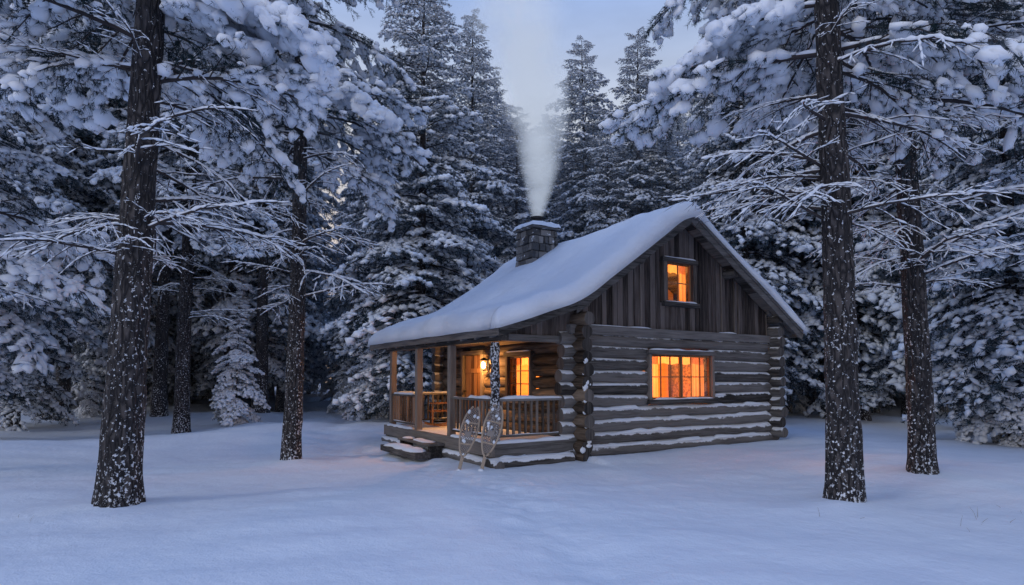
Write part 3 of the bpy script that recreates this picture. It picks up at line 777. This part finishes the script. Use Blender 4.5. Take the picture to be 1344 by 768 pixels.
SPR=[fartree('spruce_mesh_%d'%i,200+i,20,1.0+.5*i,3.3-.2*i,150,.22,.68) for i in range(3)]
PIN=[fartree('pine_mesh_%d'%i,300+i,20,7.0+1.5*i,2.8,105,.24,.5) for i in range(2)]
SPRd=[recopy(m,'hazed_spruce_mesh',M_needd) for m in SPR]; PINd=[recopy(m,'hazed_pine_mesh',M_needd) for m in PIN]  # far copies whose needle colour imitates the haze of distance
FBs=[bough(150+i,L=2.4,nsec=13,ntw=4,nn=12,nl=.12,nw=.026,icoS=1,snow=.95,droop=.55,rise=.2,tw=.30,spread=.42,ps=2.5,rad=.03) for i in range(3)]
YNG=[fartree('young_mesh_%d'%i,400+i,20,.6,6.0,66,.2,.8,FBs) for i in range(2)]
def place(name,me,x,y,h,parent=None,rot=None,wf=1.0):
    s=h/20; o=bpy.data.objects.new(name,me); o.location=(x,y,gh(x,y)-.05); w=s*random.uniform(.92,1.1)*wf
    o.scale=(w,w,s); o.rotation_euler=(random.uniform(-.015,.015),random.uniform(-.015,.015),random.uniform(0,6.28) if rot is None else rot)
    return link(o,parent)
def uv(u,Y): return (u-672)/800*Y
S,P_,Yk=SPR,PIN,YNG
mids=[(548,24.5,19.5,1.2),(612,31,21,1.1),(648,38,20.5,1.1),(712,52,23.5,1),(770,36,22.5,1.1),(838,34,22,1.1),(690,60,26,1.1),(585,44,22,1.1),
 (505,30,18,1.1),(478,38,18,1),(880,40,18,1.1),(940,30,19,1.0),(985,26,22,1.1),(1030,30,24,1),
 (1085,27,22,1),(1130,26,23,1),(1190,30,25,1),(1260,23,20,1),(1330,18,18,1),(1290,30,22,1),
 (340,36,25,1),(285,38,25,1),(165,33,24,1),(120,29,23,1),(20,23,20,1),(-60,18,19,1),(368,36,24,.9),(90,36,24,1),(225,40,25,1)]
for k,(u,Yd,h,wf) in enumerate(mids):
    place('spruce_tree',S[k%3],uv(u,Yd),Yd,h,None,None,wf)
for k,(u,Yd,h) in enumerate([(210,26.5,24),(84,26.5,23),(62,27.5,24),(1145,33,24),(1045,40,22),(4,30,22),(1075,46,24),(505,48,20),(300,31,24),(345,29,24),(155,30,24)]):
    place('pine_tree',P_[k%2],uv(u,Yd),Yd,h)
place('young_fir_tree',Yk[0],uv(312,23.5),23.5,5.0); place('young_fir_tree',Yk[1],uv(1328,18),18,5.8); place('young_fir_tree',Yk[0],uv(1256,21),21,1.0)
place('young_fir_tree',Yk[1],uv(120,28),28,3.0); place('young_fir_tree',Yk[0],uv(1010,33),33,4.0)
place('young_fir_tree',Yk[1],uv(500,27),27,6.0); place('young_fir_tree',Yk[0],uv(455,31),31,4.0)
dist=empty('distant_forest')
rng=random.Random(5); cnt=0
for Yd in np.concatenate([np.arange(33,62,4.2),np.arange(62,86,9)]):
    xr=Yd*1.05+6; x=-xr
    while x<xr:
        x+=rng.uniform(2.6,5.6)*(1 if Yd<60 else 1.3); yy=Yd+rng.uniform(-1.6,1.6); u=672+800*x/yy
        if 395<u<925:
            vt=120+80*rng.random() if 520<u<900 else 215
            if u<460: vt=310
            h=(497-vt)/800*yy+1.7
            if h<9 and u>460: continue
            h=min(h,23)
        else: h=rng.uniform(18,25)
        if 400<u<455 and yy<60 : continue
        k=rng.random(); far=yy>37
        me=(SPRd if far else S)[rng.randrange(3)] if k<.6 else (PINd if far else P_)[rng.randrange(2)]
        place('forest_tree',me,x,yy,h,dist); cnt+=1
for k in range(46):
    yy=rng.uniform(29,60); x=rng.uniform(-1,1)*yy*.95; u=672+800*x/yy
    if 450<u<1030 and yy<34: continue
    place('forest_sapling',Yk[rng.randrange(2)],x,yy,rng.uniform(1.2,4.5),dist)
# ------------------------------------------------------------------ near trees
NBs=[]
for i in range(5):
    V,T,M=bough(500+i,L=2.6,nsec=24,ntw=7,nn=34,nl=.075,nw=.0075,icoS=1,snow=.62,droop=.30+.06*(i%3),rise=.10,tw=.20,spread=.40,ps=1.5,rad=.028)
    NBs.append(mesh_np('bough_mesh_%d'%i,V,T,M,[M_limb,M_need,M_tsnow],M!=1))
HB=[]
for i in range(2):
    V,T,M=bough(540+i,L=2.6,nsec=24,ntw=7,nn=26,nl=.075,nw=.0075,icoS=2,snow=1.0,droop=.42,rise=.15,tw=.20,spread=.34,ps=1.9,rad=.03)
    HB.append(mesh_np('heavy_bough_mesh_%d'%i,V,T,M,[M_limb,M_need,M_tsnow],M!=1))
BR=[]
for i in range(5):
    V,T,M=bough(600+i,L=2.2,nsec=10,ntw=3,icoS=1,droop=.16+.06*(i%3),rise=.12-.05*(i%2),tw=.22,spread=.42,bare=True,rad=.026)
    BR.append(mesh_np('bare_branch_mesh_%d'%i,V,T,M,[M_limb,M_need,M_tsnow],M!=1))
def neartree(x,y,H,r0,lean,seed,z_bare,z_fol,ztop,nbare,nfol,Lf=1.0,flare=.3,heavy=(),clear=0):
    rg=random.Random(seed); z0=gh(x,y); camaz=math.atan2(-y,-x)
    V,T=trunk(H,r0,64,260,seed,lean,.10,flare)
    o=link(bpy.data.objects.new('pine_tree',mesh_np('pine_trunk_mesh',V,T,None,[M_bark]))); o.location=(x,y,z0-.03)
    def pos(z): return (lean[0]*z,lean[1]*z,z)
    for i in range(nbare):
        z=rg.uniform(*z_bare); b=bpy.data.objects.new('bare_branch',rg.choice(BR)); s=rg.uniform(.45,1.15)
        b.location=pos(z); b.rotation_euler=(rg.uniform(-.4,.4),math.radians(rg.uniform(-18,12)),rg.uniform(0,6.28)); b.scale=(s,s,s); link(b,o)
    for i in range(nfol):
        f=(i+rg.random())/nfol; z=z_fol+(ztop-z_fol)*f; s=rg.uniform(.75,1.25)*Lf*(1-.35*f)
        az=i*2.399+rg.uniform(-.5,.5)
        d=(az-camaz+math.pi)%(2*math.pi)-math.pi
        if clear and abs(d)<clear and z<10: az+=math.copysign(clear*1.3,d)
        b=bpy.data.objects.new('bough',rg.choice(NBs))
        b.location=pos(z); b.rotation_euler=(rg.uniform(-.3,.3),math.radians(rg.uniform(-14,10)),az); b.scale=(s,s,s); link(b,o)
    for (z,az,s,pit) in heavy:
        b=bpy.data.objects.new('snow_laden_bough',rg.choice(HB)); b.location=pos(z); b.rotation_euler=(0,math.radians(pit),math.radians(az)); b.scale=(s,s,s); link(b,o)
    return o
neartree(-5.22,8.24,17,.25,(.014,0),11,(3.2,6.2),5.6,12,26,36,1.05,.16,heavy=[(7.0,-6,1.1,4),(6.8,22,1.0,8)],clear=.9)
neartree(-4.88,13.6,19,.20,(.004,0),12,(3.5,8),6.8,16,28,46,1.1,.15,heavy=[(8.4,-25,1.1,8)],clear=.9)
neartree(4.55,8.45,17,.225,(-.010,0),13,(3.4,6.8),5.9,13,28,34,1.1,.12,heavy=[(7.0,165,1.0,6)],clear=.9)
neartree(6.98,10.5,18,.205,(-.012,0),14,(3.0,7.4),6.3,15,34,40,1.1,.18,clear=.8)
neartree(-11.0,11.5,17,.22,(.0,0),15,(2.6,6),4.4,14,20,46,1.15,.2)
neartree(-11.6,21.6,19,.26,(.0,0),16,(4,9),7,16,20,50,1.2,.2)
neartree(13.2,12.4,17,.22,(.0,0),17,(2.6,6),4.8,14,20,46,1.2,.2)
neartree(16.2,18.5,18,.2,(.0,0),18,(3,7),4.8,15,16,50,1.2,.2)
gs=MB(); r=random.Random(9)
for cx_,cy_,n_ in [(4.2,7.6,3),(5.6,7.3,3),(6.3,7.8,4),(7.1,8.4,3),(-6.2,7.6,3)]:
    for k in range(n_):
        x=cx_+r.uniform(-.5,.5); y=cy_+r.uniform(-.4,.4); z=gh(x,y)-.03; h=r.uniform(.06,.2); a=r.uniform(-.1,.1); b=r.uniform(-.08,.08)
        gs.tube([(x,y,z),(x+a*.4,y+b*.4,z+h*.6),(x+a,y+b,z+h)],[.0024,.0018,.001],4)
gs.obj('dry_grass',plain('dry_grass',(.22,.16,.10),.8))
# ------------------------------------------------------------------ smoke
def smoke():
    wx,wy,_=l2w(cx,cy); base=6.62; Hh=10.5
    m=bpy.data.materials.new('chimney_smoke'); m.use_nodes=True; nt=m.node_tree; nt.nodes.clear()
    o=N(nt,'ShaderNodeOutputMaterial'); pv=N(nt,'ShaderNodeVolumePrincipled'); nt.links.new(pv.outputs[0],o.inputs['Volume'])
    pv.inputs['Color'].default_value=(.98,.99,1,1); pv.inputs['Anisotropy'].default_value=.1
    tc=N(nt,'ShaderNodeTexCoord'); sx=N(nt,'ShaderNodeSeparateXYZ'); nt.links.new(tc.outputs['Object'],sx.inputs[0])
    X_,Y_,Z_=sx.outputs
    t=math_(nt,'DIVIDE',Z_,Hh)
    n1=N(nt,'ShaderNodeTexNoise'); n1.inputs['Scale'].default_value=.8; n1.inputs['Detail'].default_value=2; nt.links.new(tc.outputs['Object'],n1.inputs['Vector'])
    nc=N(nt,'ShaderNodeSeparateXYZ'); nt.links.new(n1.outputs['Color'],nc.inputs[0])
    amp=math_(nt,'MULTIPLY',t,2.8)
    ox=math_(nt,'ADD',math_(nt,'MULTIPLY',math_(nt,'SUBTRACT',nc.outputs[0],.5),amp),math_(nt,'MULTIPLY',math_(nt,'SINE',math_(nt,'MULTIPLY',t,6.0)),.14))
    ox=math_(nt,'ADD',ox,math_(nt,'MULTIPLY',math_(nt,'MULTIPLY',t,t),-1.2))
    oy=math_(nt,'MULTIPLY',math_(nt,'SUBTRACT',nc.outputs[1],.5),amp)
    dx=math_(nt,'SUBTRACT',X_,ox); dy=math_(nt,'SUBTRACT',Y_,oy)
    rr=math_(nt,'SQRT',math_(nt,'ADD',math_(nt,'MULTIPLY',dx,dx),math_(nt,'MULTIPLY',dy,dy)))
    R=math_(nt,'ADD',math_(nt,'MULTIPLY',math_(nt,'POWER',t,.8),2.1),.19)
    q=math_(nt,'SUBTRACT',1,math_(nt,'DIVIDE',rr,R)); q=math_(nt,'MAXIMUM',q,0)
    fade=math_(nt,'POWER',math_(nt,'MAXIMUM',math_(nt,'SUBTRACT',1,t),0),1.1)
    n2=noise(nt,1.5,3,tc.outputs['Object'],.6); n2=math_(nt,'MAXIMUM',math_(nt,'MULTIPLY_ADD',n2,2.6,-.5),0)
    den=math_(nt,'MULTIPLY',math_(nt,'MULTIPLY',q,fade),n2)
    den=math_(nt,'MULTIPLY',den,math_(nt,'DIVIDE',3.6,math_(nt,'ADD',R,.1)))
    nt.links.new(den,pv.inputs['Density'])
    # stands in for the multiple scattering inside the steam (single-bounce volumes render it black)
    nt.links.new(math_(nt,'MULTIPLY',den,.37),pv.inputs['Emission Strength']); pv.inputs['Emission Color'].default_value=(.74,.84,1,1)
    b=MB(); b.tube([(0,0,0),(0,0,1),(-.1,0,3),(-.4,0,6.5),(-1.0,0,Hh)],[.32,.8,1.4,2.2,2.7],12); ob=b.obj('chimney_smoke',m,None,False,0,True); ob.location=(wx,wy,base)
smoke()
m=bpy.data.materials.new('mist'); m.use_nodes=True; nt=m.node_tree; nt.nodes.clear(); o=N(nt,'ShaderNodeOutputMaterial'); v=N(nt,'ShaderNodeVolumeScatter')
v.inputs['Color'].default_value=(.80,.90,1,1); v.inputs['Density'].default_value=.009; v.inputs['Anisotropy'].default_value=.1; nt.links.new(v.outputs[0],o.inputs['Volume'])
b=MB(); b.box(-120,120,25,105,-3,14); b.obj('forest_mist',m,None,False,0,True)
# ------------------------------------------------------------------ world + sun
w=bpy.data.worlds.new('World'); bpy.context.scene.world=w; w.use_nodes=True; nt=w.node_tree; nt.nodes.clear()
o=N(nt,'ShaderNodeOutputWorld'); bg=N(nt,'ShaderNodeBackground'); nt.links.new(bg.outputs[0],o.inputs[0])
sky=N(nt,'ShaderNodeTexSky',sky_type='NISHITA'); sky.sun_disc=False; sky.sun_elevation=math.radians(4); sky.sun_rotation=math.radians(-25); sky.dust_density=2; sky.ozone_density=2
tc=N(nt,'ShaderNodeTexCoord'); sx=N(nt,'ShaderNodeSeparateXYZ'); nt.links.new(tc.outputs['Generated'],sx.inputs[0])
zz=sx.outputs[2]
cl=ramp(nt,zz,[(0,(1.0,.80,.64)),(.20,(.88,.82,.82)),(.40,(.62,.68,.80)),(.58,(.33,.50,.92)),(1,(.22,.42,1.0))])
mp=N(nt,'ShaderNodeMapping'); mp.inputs['Scale'].default_value=(1,1,3); nt.links.new(tc.outputs['Generated'],mp.inputs[0])
cn=noise(nt,2.2,5,mp.outputs[0],.55)
cl=mixc(nt,1.0,cl,ramp(nt,cn,[(.3,.78),(.7,1.14)]),'MULTIPLY')
skys=mixc(nt,1.0,sky.outputs[0],(.12,.12,.12),'MULTIPLY')
fin=mixc(nt,.92,skys,cl); nt.links.new(fin,bg.inputs[0]); bg.inputs[1].default_value=1.0
sl=bpy.data.lights.new('sun','SUN'); sl.energy=.5; sl.angle=math.radians(18); sl.color=(1,.98,.97)
so=bpy.data.objects.new('sun',sl); link(so); so.rotation_euler=(math.radians(62),0,math.radians(-50))
# ------------------------------------------------------------------ camera
cam=bpy.data.cameras.new('camera'); cam.lens=21.43; cam.sensor_width=36; cam.clip_end=1500; cam.shift_y=68/1344
co=bpy.data.objects.new('camera',cam); link(co); co.location=(0,0,1.70); co.rotation_euler=(math.radians(90+3.2),0,0)
bpy.context.scene.camera=co
sc_=bpy.context.scene; sc_.view_settings.view_transform='Standard'; sc_.view_settings.look='None'; sc_.view_settings.exposure=0
